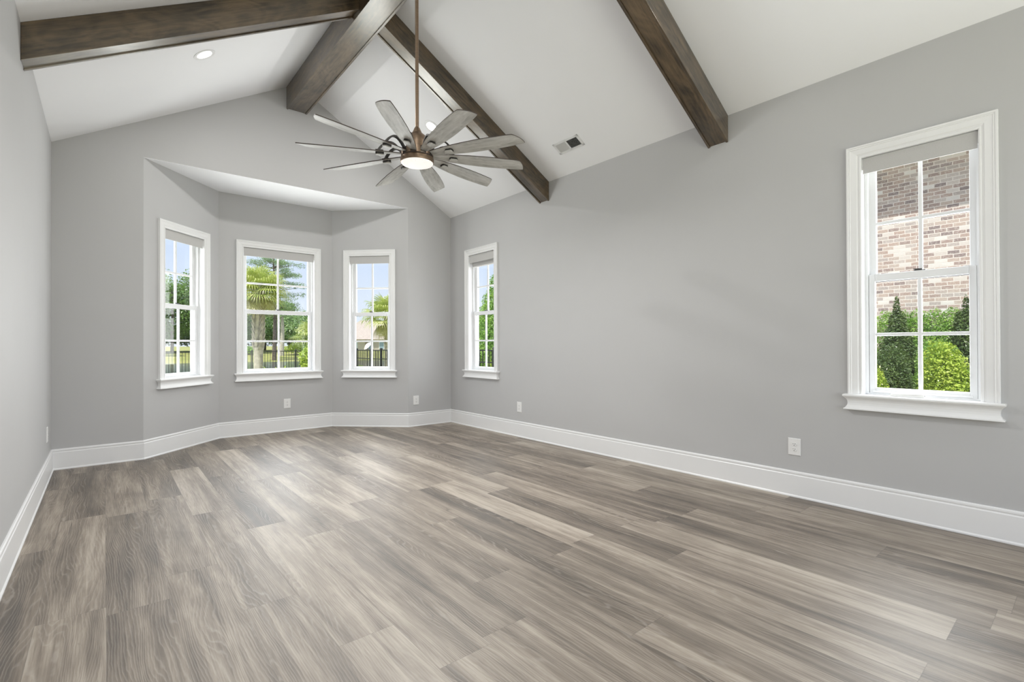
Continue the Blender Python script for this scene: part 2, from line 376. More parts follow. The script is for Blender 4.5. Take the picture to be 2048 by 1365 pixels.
def empty(name, matrix=None, kind=None):
    o = bpy.data.objects.new(name, None); COL.objects.link(o); o.empty_display_size = 0.1
    if matrix is not None: o.matrix_world = matrix
    if kind: o['kind'] = kind
    return o
def thing(name, label, cat, matrix=None, group=None): return tag(empty(name, matrix), label, cat, group)
def frame(origin, x, y):
    x = Vector(x).normalized(); y = Vector(y).normalized(); z = x.cross(y)
    m = Matrix((x, y, z)).transposed().to_4x4(); m.translation = Vector(origin); return m
def copy_tree(o, parent=None):
    c = o.copy(); COL.objects.link(c)
    if parent is not None: c.parent = parent
    for ch in [q for q in bpy.data.objects if q.parent == o]: copy_tree(ch, c)
    return c

# ------------------------------------------------------------------ room shell
T = 0.15
def wall(name, origin, U, Nin, length, openings, top=None, ext=(0, 0), zt=H):
    """panel on the plane through origin, along U; thickness away from the room; rectangular openings (u0,u1,z0,z1)"""
    mb = MB(); U = Vector(U); Nin = Vector(Nin); O = Vector(origin)
    us = sorted({-ext[0], length + ext[1]} | {q for o in openings for q in o[:2]})
    for a, b in zip(us, us[1:]):
        spans = [(0.0, zt)]
        for u0, u1, z0, z1 in openings:
            if a >= u0 - 1e-6 and b <= u1 + 1e-6: spans = [(0.0, z0), (z1, zt)]
        for z0, z1 in spans:
            if z1 - z0 < 1e-4: continue
            z0_ = z0 - (0.25 if z0 == 0 else 0)
            q = [O + U * a, O + U * b]
            mb.prism([q[0] + Vector((0, 0, z0_)), q[1] + Vector((0, 0, z0_)), q[1] + Vector((0, 0, z1)), q[0] + Vector((0, 0, z1))], -Nin * T)
    return struct(name, mb, M_WALL)
WZ0, WZ1 = 0.780, 2.427           # rough opening
HWS, HWC = 0.292, 0.440           # clear half widths (narrow and middle windows)
def op(c, hw): return (c - hw - 0.012, c + hw + 0.012, WZ0, WZ1)
wall('wall_right', (XR, YF, 0), (0, 1, 0), (-1, 0, 0), YB - YF, [op(0.747 - YF, HWS), op(5.442 - YF, HWS)], ext=(T, T), zt=H + 0.10)
wall('wall_left', (XL, YF, 0), (0, 1, 0), (1, 0, 0), YB - YF, [], ext=(T, T), zt=H + 0.10)
SOF = 3.075
# gable wall around the bay opening
mb = MB()
mb.prism([(XL, YB, -0.25), (BAYA[0], YB, -0.25), (BAYA[0], YB, SOF), (XL, YB, SOF)], (0, T, 0))
mb.prism([(BAYD[0], YB, -0.25), (XR, YB, -0.25), (XR, YB, SOF), (BAYD[0], YB, SOF)], (0, T, 0))
mb.prism([(XL - 0.02, YB, SOF), (XR + 0.02, YB, SOF), (XR + 0.02, YB, H + 0.05), (XM, YB, ZR + 0.08), (XL - 0.02, YB, H + 0.05)], (0, T, 0))
struct('wall_back', mb, M_WALL)
BL = math.hypot(BAYB[0] - BAYA[0], BAYB[1] - BAYA[1])
BC = BL / 2 + 0.004
wall('wall_bay_left', (*BAYA, 0), (_n, _n, 0), (_n, -_n, 0), BL, [op(BC, HWS)], ext=(0, 0.09), zt=SOF + 0.05)
wall('wall_bay_middle', (*BAYB, 0), (1, 0, 0), (0, -1, 0), BAYC[0] - BAYB[0], [op(1.807 - BAYB[0], HWC)], ext=(0.09, 0.09), zt=SOF + 0.05)
wall('wall_bay_right', (*BAYC, 0), (_n, -_n, 0), (-_n, -_n, 0), BL, [op(BL - BC, HWS)], ext=(0.09, 0), zt=SOF + 0.05)
# unseen wall behind the camera, wide opening added to admit the fill light
mb = MB(); g0, g1, gz = XM - 1.75, XM + 1.75, 2.75
mb.prism([(XL, YF, -0.25), (g0, YF, -0.25), (g0, YF, gz), (XL, YF, gz)], (0, -T, 0))
mb.prism([(g1, YF, -0.25), (XR, YF, -0.25), (XR, YF, gz), (g1, YF, gz)], (0, -T, 0))
mb.prism([(XL - 0.02, YF, gz), (XR + 0.02, YF, gz), (XR + 0.02, YF, H + 0.05), (XM, YF, ZR + 0.08), (XL - 0.02, YF, H + 0.05)], (0, -T, 0))
struct('wall_front', mb, M_WALL)
mb = MB()
mb.prism([(XL - T, YF - T, 0), (XR + T, YF - T, 0), (XR + T, YB, 0), (BAYD[0], YB, 0), (BAYC[0], BAYC[1], 0), (BAYB[0], BAYB[1], 0), (BAYA[0], YB, 0), (XL - T, YB, 0)], (0, 0, -0.12))
struct('floor', mb, M_FLOOR)
mb = MB()
mb.prism([(XL - 0.45, YF - 0.4, H - K * 0.45), (XM, YF - 0.4, ZR), (XM, YF - 0.4, ZR + 0.16), (XL - 0.45, YF - 0.4, H - K * 0.45 + 0.16)], (0, YB - YF + 0.75, 0))
mb.prism([(XR + 0.45, YF - 0.4, H - K * 0.45), (XM, YF - 0.4, ZR), (XM, YF - 0.4, ZR + 0.16), (XR + 0.45, YF - 0.4, H - K * 0.45 + 0.16)], (0, YB - YF + 0.75, 0))
struct('ceiling', mb, M_CEIL)
mb = MB()
SB = SOF - 0.003
mb.prism([(BAYA[0], YB + 0.0005, SB), (BAYD[0], YB + 0.0005, SB), (BAYD[0], YB + 0.1, SB), (BAYD[0] + 0.75, YB + 0.1, SB), (BAYC[0] + 0.42, BAYC[1] + 0.7, SB), (BAYB[0] - 0.42, BAYB[1] + 0.7, SB), (BAYA[0] - 0.75, YB + 0.1, SB), (BAYA[0], YB + 0.1, SB)], (0, 0, 0.003))
mb.prism([(BAYA[0] - 0.75, YB + T, SOF), (BAYD[0] + 0.75, YB + T, SOF), (BAYC[0] + 0.42, BAYC[1] + 0.7, SOF), (BAYB[0] - 0.42, BAYB[1] + 0.7, SOF)], (0, 0, 0.10))
struct('ceiling_bay', mb, M_CEIL)

# baseboards: one profile mitred round the room
PATH = [(XL, YF), (XL, YB), BAYA, BAYB, BAYC, BAYD, (XR, YB), (XR, YF)]
BPROF = [(0.0, 0.0), (0.020, 0.0), (0.020, 0.008), (0.014, 0.017), (0.013, 0.160), (0.0095, 0.166), (0.0095, 0.172), (0.012, 0.176), (0.011, 0.186), (0.006, 0.193), (0.0, 0.193)]
def off_pt(i, d):
    def nrm(a, b):
        v = Vector((b[0] - a[0], b[1] - a[1])).normalized(); return Vector((v.y, -v.x))   # room side
    p = Vector(PATH[i])
    if i == 0: return p + nrm(PATH[0], PATH[1]) * d
    if i == len(PATH) - 1: return p + nrm(PATH[-2], PATH[-1]) * d
    n1, n2 = nrm(PATH[i - 1], PATH[i]), nrm(PATH[i], PATH[i + 1])
    return p + (n1 + n2) * (d / (1 + n1.dot(n2)))
for i, nm in enumerate(['left', 'back_left', 'bay_left', 'bay_middle', 'bay_right', 'back_right', 'right']):
    mb = MB(); mb.loft([[(*off_pt(j, d), z) for d, z in BPROF] for j in (i, i + 1)])
    struct('baseboard_' + nm, mb, M_TRIM)

# ------------------------------------------------------------------ windows
CPROF = [(0.0, 0.0), (0.0, 0.011), (0.005, 0.014), (0.011, 0.014), (0.014, 0.010), (0.022, 0.012), (0.027, 0.016), (0.060, 0.019), (0.064, 0.023), (0.070, 0.021), (0.074, 0.025), (0.083, 0.025), (0.085, 0.022), (0.085, 0.0)]
SPROF = [(0.036, 0.800), (0.041, 0.797), (0.043, 0.790), (0.041, 0.783), (0.036, 0.780), (0.033, 0.775), (0.024, 0.766), (0.019, 0.755), (0.017, 0.740), (0.019, 0.726), (0.025, 0.715), (0.026, 0.712), (0.030, 0.707), (0.037, 0.703), (0.038, 0.696)]
Z0, Z1 = 0.800, 2.415
def rect_ring(mb, hw, z0, z1, w0, w1, st, sb, stp):
    """rectangular frame in the u-z plane: outer half hw, stile st, bottom rail sb, top rail stp, between depths w0..w1"""
    mb.box(-hw, -hw + st, w0, w1, z0, z1); mb.box(hw - st, hw, w0, w1, z0, z1)
    mb.box(-hw + st, hw - st, w0, w1, z0, z0 + sb); mb.box(-hw + st, hw - st, w0, w1, z1 - stp, z1)
def make_window(idx, origin, U, Nin, hw):
    Mx = frame((*origin, 0), U, Nin)
    root = empty('window_%d' % idx, Mx, 'structure')
    mb = MB()   # jamb liner, vinyl stops, sill board and outer reveal
    for sgn in (-1, 1):
        mb.box(sgn * hw, sgn * (hw + 0.012), -T, 0.0, Z0 - 0.02, Z1 + 0.012)
        mb.box(sgn * (hw - 0.018), sgn * hw, -0.150, -0.060, Z0, Z1)
        mb.box(sgn * (hw - 0.026), sgn * (hw - 0.018), -0.150, -0.100, Z0, Z1)
    mb.box(-hw, hw, -T, 0.0, Z1, Z1 + 0.012); mb.box(-hw, hw, -0.15, -0.06, Z1 - 0.015, Z1)
    mb.box(-hw, hw, -T - 0.02, 0.0, Z0 - 0.02, Z0 - 0.001)
    mb.box(-hw + 0.018, hw - 0.018, -0.150, -0.062, Z0 - 0.001, Z0 + 0.010)
    mb.build('window_frame', M_VINYL, root)
    mb = MB()
    mb.loft([[(-(hw + o), w, Z0) for o, w in CPROF], [(-(hw + o), w, Z1 + o) for o, w in CPROF], [(hw + o, w, Z1 + o) for o, w in CPROF], [(hw + o, w, Z0) for o, w in CPROF]])
    mb.build('window_casing', M_TRIM, root)
    base = hw + 0.085 - 0.018
    mb = MB(); rings = []
    for o, z in SPROF:
        rings.append([(-(base + o), 0, z), (-(base + o), o + 0.012, z), (base + o, o + 0.012, z), (base + o, 0, z)])
    mb.loft(rings); mb.build('window_sill', M_TRIM, root)
    sh = hw - 0.020
    low = MB(); rect_ring(low, sh, Z0 + 0.008, 1.620, -0.098, -0.066, 0.035, 0.038, 0.050)
    low.box(-sh + 0.02, sh - 0.02, -0.066, -0.060, Z0 + 0.012, Z0 + 0.028)
    lo = low.build('lower_sash', M_VINYL, root, bevel=0.003)
    upm = MB(); rect_ring(upm, sh, 1.574, 2.402, -0.134, -0.102, 0.035, 0.042, 0.045)
    uo = upm.build('upper_sash', M_VINYL, root, bevel=0.003)
    gh = sh - 0.035
    for par, w, za, zb, zm in ((lo, -0.082, Z0 + 0.046, 1.570, 1.209), (uo, -0.118, 1.616, 2.357, 1.971)):
        MB().box(-gh - 0.004, gh + 0.004, w - 0.003, w + 0.003, za - 0.004, zb + 0.004).build('glass_pane', M_GLASS, par)
        g = MB(); g.box(-0.0105, 0.0105, w - 0.011, w + 0.011, za, zb); g.box(-gh, gh, w - 0.010, w + 0.010, zm - 0.0105, zm + 0.0105)
        g.build('muntin', M_VINYL, par, bevel=0.003)
    MB().box(-gh, gh, -0.0855, -0.0785, 1.5655, 1.5700).build('glazing_gasket', M_LOCK, lo)
    lk = MB(); lk.box(-0.030, 0.030, -0.100, -0.074, 1.620, 1.626); lk.box(-0.012, 0.026, -0.096, -0.080, 1.626, 1.634)
    lk.box(0.005, 0.034, -0.092, -0.086, 1.630, 1.636)
    lk.build('sash_lock', M_LOCK, lo)
    tl = MB()
    for sgn in (-1, 1): tl.box(sgn * (sh - 0.012), sgn * (sh - 0.062), -0.094, -0.074, 1.620, 1.625)
    tl.build('tilt_latch', M_VINYL, lo)
    return root, Mx
def make_shade(Mx, hw, label, drop=0.0):
    t = thing('roller_shade', label, 'window shade', Mx, 'roller shades in the window heads')
    b = hw - 0.006
    MB().prism([(-b, -0.006, 2.307), (-b, -0.006, 2.412), (-b, -0.010, 2.414), (-b, -0.060, 2.414), (-b, -0.060, 2.402), (-b, -0.012, 2.402), (-b, -0.012, 2.307)], (2 * b, 0, 0)).build('fascia', M_SHADE, t)
    r = MB(); r.tube([(-b + 0.008, -0.034, 2.372), (b - 0.008, -0.034, 2.372)], 0.019, 16)
    rl = r.build('roller', M_SHADE, t, smooth=True)
    for sgn in (-1, 1): MB().box(sgn * (b + 0.001), sgn * (b + 0.005), -0.058, -0.008, 2.335, 2.412).build('bracket', M_PLASTIC, t)
    fb = MB(); zb = 2.345 - drop; fb.box(-b + 0.010, b - 0.010, -0.0535, -0.0515, zb, 2.372)
    fb.build('fabric', M_SHADE, t)
    hb = MB(); hb.box(-b + 0.010, b - 0.010, -0.057, -0.048, zb - 0.018, zb); hb.build('hem_bar', M_PLASTIC if drop else M_SHADE, t)
    return t
WINS = [
    (1, (0.305 + BC * _n, YB + BC * _n), Vector((_n, -_n, 0)), HWS, 'grey roller shade in the head of the left angled bay window', 0.0),
    (2, (1.807, BAYB[1]), Vector((0, -1, 0)), HWC, 'widest grey roller shade, over the middle bay window', 0.0),
    (3, (3.280 - BC * _n, YB + BC * _n), Vector((-_n, -_n, 0)), HWS, 'grey roller shade in the head of the right angled bay window', 0.0),
    (4, (XR, 5.442), Vector((-1, 0, 0)), HWS, 'slightly lowered grey roller shade, narrow window nearest the room corner', 0.084),
    (5, (XR, 0.747), Vector((-1, 0, 0)), HWS, 'large grey roller shade of the near window facing the brick wall', 0.0),
]
for idx, O2, Nin, hw, lab, drop in WINS:
    U = Nin.cross(Vector((0, 0, 1)))
    root, Mx = make_window(idx, O2, U, Nin, hw)
    make_shade(Mx, hw, lab, drop)
# added glazing behind the camera, an invented source for the rear fill light
root = empty('window_6', frame((XM, YF, 0), (-1, 0, 0), (0, 1, 0)), 'structure')
mb = MB(); rect_ring(mb, 1.75, 0.0, gz, -0.14, -0.02, 0.07, 0.05, 0.07)
for u in (-0.875, 0.0, 0.875): mb.box(u - 0.04, u + 0.04, -0.12, -0.04, 0.05, gz - 0.07)
mb.build('window_frame', M_VINYL, root)
MB().box(-1.7, 1.7, -0.082, -0.078, 0.05, gz - 0.06).build('glass_pane', M_GLASS, root)

# small white stick lying on the near sill
Mx = frame((XR, 0.747, 0), (0, 1, 0), (-1, 0, 0))
st_ = thing('shade_remote', 'slim white remote stick lying on the near window sill', 'remote control', Matrix.Translation((XR - 0.008, 0.800, 0.8005)))
mb = MB()
mb.loft([[(x_, y + 0.010 * 0, z) for x_, z in ((-0.013, 0.0), (0.013, 0.0), (0.015, h_ * 0.4), (0.012, h_ * 0.9), (0.0, h_), (-0.012, h_ * 0.9), (-0.015, h_ * 0.4))] for y, h_ in ((-0.088, 0.022), (-0.080, 0.026), (-0.02, 0.024), (0.05, 0.019), (0.082, 0.016), (0.088, 0.011))])
mb.build('body', M_PLASTIC, st_, smooth=True)
MB().tube([(-0.003, -0.0882, 0.013), (-0.003, -0.0895, 0.013)], 0.005, 12).build('button', M_LOCK, st_)

# ------------------------------------------------------------------ timber beams
def timber(name, label, A, B, side, wid, profile, group=None):
    """hollow box beam: two side boards and a recessed bottom board. A, B lower-edge end points (centre line);
    profile(P) gives the ceiling height above point P"""
    A = Vector(A); B = Vector(B); ax = (B - A).normalized(); side = Vector(side)
    Mx = frame(A, ax, side); Mi = Mx.inverted()
    t = thing(name, label, 'ceiling beam', Mx, group)
    th = 0.019
    for s in (-1, 1):
        o1 = side * (s * wid / 2); o0 = side * (s * (wid / 2 - th)); mb = MB()
        q = []
        for P in (A, B):
            for oo in (o0, o1): q.append((Mi @ (P + oo), Mi @ Vector((P.x + oo.x, P.y + oo.y, profile(P + oo)))))
        rings = [[q[0][0], q[1][0], q[1][1], q[0][1]], [q[2][0], q[3][0], q[3][1], q[2][1]]]
        mb.loft(rings); mb.build('side_board', M_BEAM, t, bevel=0.0015)
    mb = MB(); lip = Vector((0, 0, 0.010)); hh = Vector((0, 0, 0.019)); w2 = side * (wid / 2 - th)
    mb.loft([[Mi @ (P - w2 + lip), Mi @ (P + w2 + lip), Mi @ (P + w2 + lip + hh), Mi @ (P - w2 + lip + hh)] for P in (A, B)])
    mb.build('bottom_board', M_BEAM, t)
    return t
ceil_z = lambda P: min(H + K * (XR - P.x), H + K * (P.x - XL)) - 0.001
RB = 3.984; RW = 0.236; RX = 1.792
timber('ridge_beam', 'long dark stained timber beam along the ceiling ridge', (RX, YF + 0.001, RB), (RX, YB - 0.001, RB), (1, 0, 0), RW, ceil_z)
DR = 0.224
def rafter(y, wid, right, label):
    xw = XR - 0.001 if right else XL + 0.001
    xr = RX + RW / 2 + 0.001 if right else RX - RW / 2 - 0.001
    z = lambda x: (H + K * (XR - x) if right else H + K * (x - XL)) - DR
    timber('rafter_beam', label, (xw, y, z(xw)), (xr, y, z(xr)), (0, 1, 0), wid, ceil_z, 'sloping rafter beams')
rafter(4.182, 0.160, True, 'dark stained rafter beam on the right slope, behind the fan blades')
rafter(2.056, 0.176, True, 'dark stained rafter beam on the right slope, nearer the large window')
rafter(4.110, 0.155, False, 'dark stained rafter beam on the left slope, running to the left wall')

# ------------------------------------------------------------------ ceiling fan
FX, FY = RX, 3.250
fan = thing('ceiling_fan', 'ten-bladed ceiling fan with weathered grey blades and bronze light, hung on a long rod', 'ceiling fan', Matrix.Translation((FX, FY, 0)))
MB().lathe([(0.062, RB + 0.009), (0.062, RB - 0.03), (0.045, RB - 0.055), (0.018, RB - 0.065)], 32).build('canopy', M_BRONZE, fan, smooth=True)
MB().lathe([(0.0132, RB - 0.06), (0.0132, 2.745)], 20).build('downrod', M_BRONZE, fan, smooth=True)
MB().lathe([(0.016, 2.772), (0.020, 2.766), (0.034, 2.735), (0.036, 2.728), (0.046, 2.722), (0.062, 2.708), (0.071, 2.690), (0.074, 2.660), (0.075, 2.600)], 40).build('motor_housing', M_BRONZE, fan, smooth=True)
mb = MB(); mb.lathe([(0.074, 2.604), (0.112, 2.600), (0.116, 2.594), (0.116, 2.552), (0.112, 2.546), (0.09, 2.545)], 48)
drum = mb.build('motor_drum', M_BRONZED, fan, smooth=True)
for k in range(10):
    a0 = math.radians(29 + 36 * k - 8); a1 = math.radians(29 + 36 * k + 8)
    MB().loft([[(0.1165 * math.cos(a), 0.1165 * math.sin(a), z0) for z0 in (2.549, 2.597)] + [(0.1195 * math.cos(a), 0.1195 * math.sin(a), z0) for z0 in (2.597, 2.549)] for a in np.linspace(a0, a1, 5)]).build('drum_plate', M_BRONZE, drum)
MB().lathe([(0.09, 2.548), (0.119, 2.542), (0.1225, 2.537), (0.1225, 2.512), (0.121, 2.506), (0.118, 2.504), (0.117, 2.512), (0.10, 2.513)], 48).build('light_ring', M_BRONZE, fan, smooth=True)
mb = MB(); seg = 120; rings = []
for r, z in ((0.1165, 2.511), (0.1165, 2.503), (0.112, 2.498)): rings.append([(r * math.cos(2 * pi * j / seg), r * math.sin(2 * pi * j / seg), z) for j in range(seg)])
for r, z in ((0.108, 2.4965), (0.072, 2.492)): rings.append([(r * math.cos(2 * pi * j / seg), r * math.sin(2 * pi * j / seg), z + (0.0025 if j % 3 == 0 else 0)) for j in range(seg)])
for r, z in ((0.068, 2.4925), (0.03, 2.4895), (0.002, 2.489)): rings.append([(r * math.cos(2 * pi * j / seg), r * math.sin(2 * pi * j / seg), z) for j in range(seg)])
mb.loft(rings); mb.build('light_lens', M_FANLENS, fan, smooth=True)
BPITCH = math.radians(12)
RS = [0.118, 0.15, 0.20, 0.28, 0.38, 0.50, 0.62, 0.71, 0.765, 0.795, 0.806]
HW = [0.025, 0.031, 0.040, 0.051, 0.060, 0.066, 0.066, 0.063, 0.060, 0.057, 0.054]
mb = MB(); th = 0.0065; grid_n = 9; nr = len(RS)
cam_ = lambda t: -0.9 * t * t                        # shallow camber across the width
for z_off in (0.0, th):
    for r, h in zip(RS, HW):
        for j in range(grid_n):
            f = 2 * j / (grid_n - 1) - 1; rr = r + (0.028 * f + 0.010 * (1 - f * f)) * max(0.0, (r - 0.6) / 0.206) ** 2
            mb.v.append((rr, h * f, cam_(h * f) + z_off))
o2 = nr * grid_n; edge_faces = []
for i in range(nr - 1):
    for j in range(grid_n - 1):
        a = i * grid_n + j; mb.f.append((a, a + 1, a + grid_n + 1, a + grid_n)); mb.f.append((o2 + a, o2 + a + 1, o2 + a + grid_n + 1, o2 + a + grid_n))
    for j in (0, grid_n - 1):
        a = i * grid_n + j; edge_faces.append(len(mb.f)); mb.f.append((a, a + grid_n, o2 + a + grid_n, o2 + a))
for i in (0, nr - 1):
    for j in range(grid_n - 1):
        a = i * grid_n + j; edge_faces.append(len(mb.f)); mb.f.append((a, a + 1, o2 + a + 1, o2 + a))
blade_src = mb
hexp = [(0.240, -0.013), (0.249, -0.024), (0.291, -0.024), (0.300, -0.013), (0.300, 0.013), (0.291, 0.024), (0.249, 0.024), (0.240, 0.013)]
blade0 = None
for k in range(10):
    ang = math.radians(11 + 36 * k)
    # pitch: the side ahead (counter-clockwise from above) is lower
    R = Matrix.Translation((0, 0, 2.563)) @ Matrix.Rotation(ang, 4, 'Z') @ Matrix.Rotation(-BPITCH, 4, 'X')
    if k == 0:
        blade0 = blade_src.build('blade', M_BLADE, fan, R, smooth=True)
        blade0.data.materials.append(M_EDGE)
        for q in edge_faces: blade0.data.polygons[q].material_index = 1
        sp = MB().prism([(r * 1.0, t * 0.85, -0.014) for r, t in hexp], (0, 0, 0.0140)).build('blade_spacer', M_ARM, blade0)
        bs_ = MB().prism([(r, t, -0.021) for r, t in hexp], (0, 0, 0.007)).build('blade_boss', M_BLADE, blade0, bevel=0.0015)
        arm = MB(); pr = []
        for q in np.linspace(0, 1, 12):
            r = 0.112 + 0.173 * q; z = 0.004 + 0.074 * math.sin(pi * q) ** 0.8
            pr.append((r, max(z, 0.0075)))
        rings = []
        for i, (r, z) in enumerate(pr):
            a = pr[max(i - 1, 0)]; b = pr[min(i + 1, len(pr) - 1)]; tx, tz = b[0] - a[0], b[1] - a[1]; l = math.hypot(tx, tz); nx, nz = -tz / l * 0.006, tx / l * 0.006
            w = 0.011
            rings.append([(r - nx, -w, z - nz), (r - nx, w, z - nz), (r + nx, w, z + nz), (r + nx, -w, z + nz)])
        arm.loft(rings); arm.box(0.245, 0.300, -0.020, 0.020, 0.006, 0.013)
        arm0 = arm.build('blade_arm', M_ARM, fan, Matrix.Translation((0, 0, 2.563)) @ Matrix.Rotation(ang, 4, 'Z'), smooth=True)
    else:
        c = copy_tree(blade0, fan); c.matrix_local = R
        c = copy_tree(arm0, fan); c.matrix_local = Matrix.Translation((0, 0, 2.563)) @ Matrix.Rotation(ang, 4, 'Z')
light('fan_lamp', 'AREA', (FX, FY, 2.484), (0, 0, -1), 40, (1.0, 0.985, 0.965), 0.2, shape='DISK')

# ------------------------------------------------------------------ recessed lights and the air register (on the slopes)
NR = math.sqrt(1 + K * K)
def slope_frame(x, y):
    if x > XM: return frame((x, y, H + K * (XR - x)), (-1, 0, K), (0, 1, 0))
    return frame((x, y, H + K * (x - XL)), (-1, 0, -K), (0, 1, 0))
def downlight(x, y, label, power):
    Mx = slope_frame(x, y)
    t = thing('recessed_light', label, 'ceiling light', Mx, 'recessed lights in the sloped ceiling')
    MB().lathe([(0.060, 0.0008), (0.064, 0.0035), (0.086, 0.0055), (0.090, 0.0040), (0.091, 0.0005)], 40, caps=False).build('trim_ring', M_TRIM, t, smooth=True)
    MB().lathe([(0.0635, 0.0008), (0.0625, 0.0026), (0.001, 0.0030)], 40).build('light_lens', M_LENS, t, smooth=True)
    nrm = Mx.to_3x3() @ Vector((0, 0, 1))
    light('downlight_lamp', 'AREA', Mx.translation + nrm * 0.012, nrm, power, (1.0, 0.985, 0.965), 0.12, shape='DISK')
downlight(0.660, 4.915, 'lit round recessed light in the left ceiling slope', 17)
downlight(2.908, 4.935, 'lit round recessed light in the right slope, just behind the fan', 17)
downlight(3.21, 1.45, 'lit round recessed light in the right slope, above the large window', 5)
downlight(0.42, 1.45, 'lit round recessed light in the left slope, over the camera side', 9)

Mx = slope_frame(3.692, 3.512)
t = thing('ceiling_register', 'white two-bank air register in the right ceiling slope', 'air vent', Mx)
mb = MB(); hx, hy = 0.0725, 0.172
mb.box(-hx, hx, -hy, -hy + 0.026, 0, 0.006); mb.box(-hx, hx, hy - 0.026, hy, 0, 0.006); mb.box(-hx, -hx + 0.024, -hy, hy, 0, 0.006); mb.box(hx - 0.024, hx, -hy, hy, 0, 0.006); mb.box(-hx, hx, -0.007, 0.007, 0, 0.006)
mb.build('register_frame', M_ALU, t, bevel=0.002)
MB().box(-hx + 0.02, hx - 0.02, -hy + 0.02, hy - 0.02, 0.0003, 0.0008).build('duct_opening', M_DARK, t)
for y0, y1, tilt in ((-hy + 0.026, -0.007, -1), (0.007, hy - 0.026, -1)):
    mb = MB(); n = 13
    for i in range(n):
        yc = y0 + (y1 - y0) * (i + 0.5) / n; a = tilt * math.radians(52); dy, dz = math.cos(a) * 0.0042, math.sin(a) * 0.0042
        if y0 > 0: dy = -dy
        mb.prism([(-hx + 0.022, yc - dy, 0.0052 - dz), (-hx + 0.022, yc + dy, 0.0052 + dz), (-hx + 0.022, yc + dy, 0.0060 + dz), (-hx + 0.022, yc - dy, 0.0060 - dz)], (2 * hx - 0.044, 0, 0))
    mb.build('louver_bank', M_ALU, t)

# ------------------------------------------------------------------ outlets
def make_outlet(origin, Nin, label):
    Nin = Vector(Nin); U = Nin.cross(Vector((0, 0, 1)))
    t = thing('wall_outlet', label, 'electrical outlet', frame(origin, U, Nin), 'duplex outlets')
    hx, hz = 0.0435, 0.0640
    rings = []
    for q, d in ((0, 0.0003), (0, 0.003), (0.003, 0.0062), (0.006, 0.0068)):
        rings.append([(-hx + q, d, -hz + q), (hx - q, d, -hz + q), (hx - q, d, hz - q), (-hx + q, d, hz - q)])
    MB().loft(rings).build('cover_plate', M_PLASTIC, t)
    for s in (-1, 1):
        zc = s * 0.0195; mb = MB(); pts = []
        for k in range(24):
            a = 2 * pi * k / 24; pts.append((0.0172 * math.cos(a), 0.0066, zc + max(-0.0142, min(0.0142, 0.0172 * math.sin(a)))))
        r = mb.prism(pts, (0, 0.0026, 0)).build('receptacle', M_PLASTIC, t)
        sl = MB(); sl.box(-0.0078, -0.0056, 0.0090, 0.0096, zc - 0.001, zc + 0.0085); sl.box(0.0056, 0.0078, 0.0090, 0.0096, zc + 0.0005, zc + 0.0075)
        sl.tube([(0, 0.0090, zc - 0.0078), (0, 0.0096, zc - 0.0078)], 0.0028, 10)
        sl.build('slot', M_DARK, r)
    MB().tube([(0, 0.0060, 0), (0, 0.0078, 0)], 0.0032, 10).build('screw', M_PLASTIC, t)
make_outlet((XR, 1.475, 0.374), (-1, 0, 0), 'white outlet low on the right wall, nearest the large window')
make_outlet((XR, 4.644, 0.370), (-1, 0, 0), 'white outlet low on the right wall, near the narrow corner window')
make_outlet((3.400, YB, 0.367), (0, -1, 0), 'white outlet on the short back wall strip beside the bay')
make_outlet((1.890, BAYB[1], 0.370), (0, -1, 0), 'white outlet under the middle bay window')
make_outlet((XL, 5.78, 0.392), (1, 0, 0), 'white outlet on the left wall by the back corner')


# ------------------------------------------------------------------ outside
rng = np.random.default_rng(11)
def gh_(x, y):
    """ground height: flat by the house, falling to a pond, rising on its far bank"""
    d = math.hypot(x, y)
    pts = [(0, -0.32), (13, -0.34), (22, -0.46), (29, -0.60), (33, -1.25), (60, -1.25), (66, -0.75), (86, 0.16), (140, 0.5), (260, 1.0)]
    if x > 6.3: pts = pts[:2] + [(22, -0.42)] + pts[3:]
    for (a, za), (b, zb) in zip(pts, pts[1:]):
        if d <= b: return za + (zb - za) * (d - a) / (b - a)
    return pts[-1][1]
mb = MB(); ds = [0, 4, 8, 13, 18, 22, 26, 29, 31, 33, 45, 60, 63, 66, 72, 80, 86, 110, 140, 260]; na = 96
for d in ds:
    for j in range(na):
        a = 2 * pi * j / na; x, y = d * math.sin(a), d * math.cos(a); mb.v.append((x, y, gh_(x, y) if (y > -5 or d < 20) else -0.4))
for i in range(len(ds) - 1):
    for j in range(na):
        k = (j + 1) % na; mb.f.append((i * na + j, i * na + k, (i + 1) * na + k, (i + 1) * na + j))
struct('lawn_ground', mb, M_GRASS, smooth=True)
mb = MB(); ang = np.linspace(math.radians(-40), math.radians(62), 40)
mb.add([(28 * math.sin(a), 28 * math.cos(a), -0.76) for a in ang] + [(69 * math.sin(a), 69 * math.cos(a), -0.76) for a in ang], [(i, i + 1, 41 + i, 40 + i) for i in range(39)])
struct('pond_water', mb, M_WATER)
# unseen bay roof, overhang added to keep direct sun out of the bay windows
mb = MB(); ov = 0.55
mb.prism([(BAYA[0] - 1.0, YB + 0.21, 3.14), (BAYD[0] + 1.0, YB + 0.21, 3.14), (BAYC[0] + 0.5, BAYC[1] + 0.8, 3.14), (BAYB[0] - 0.5, BAYB[1] + 0.8, 3.14)], (0, 0, 0.18))
struct('roof_bay_sunblock', mb, M_ROOF)

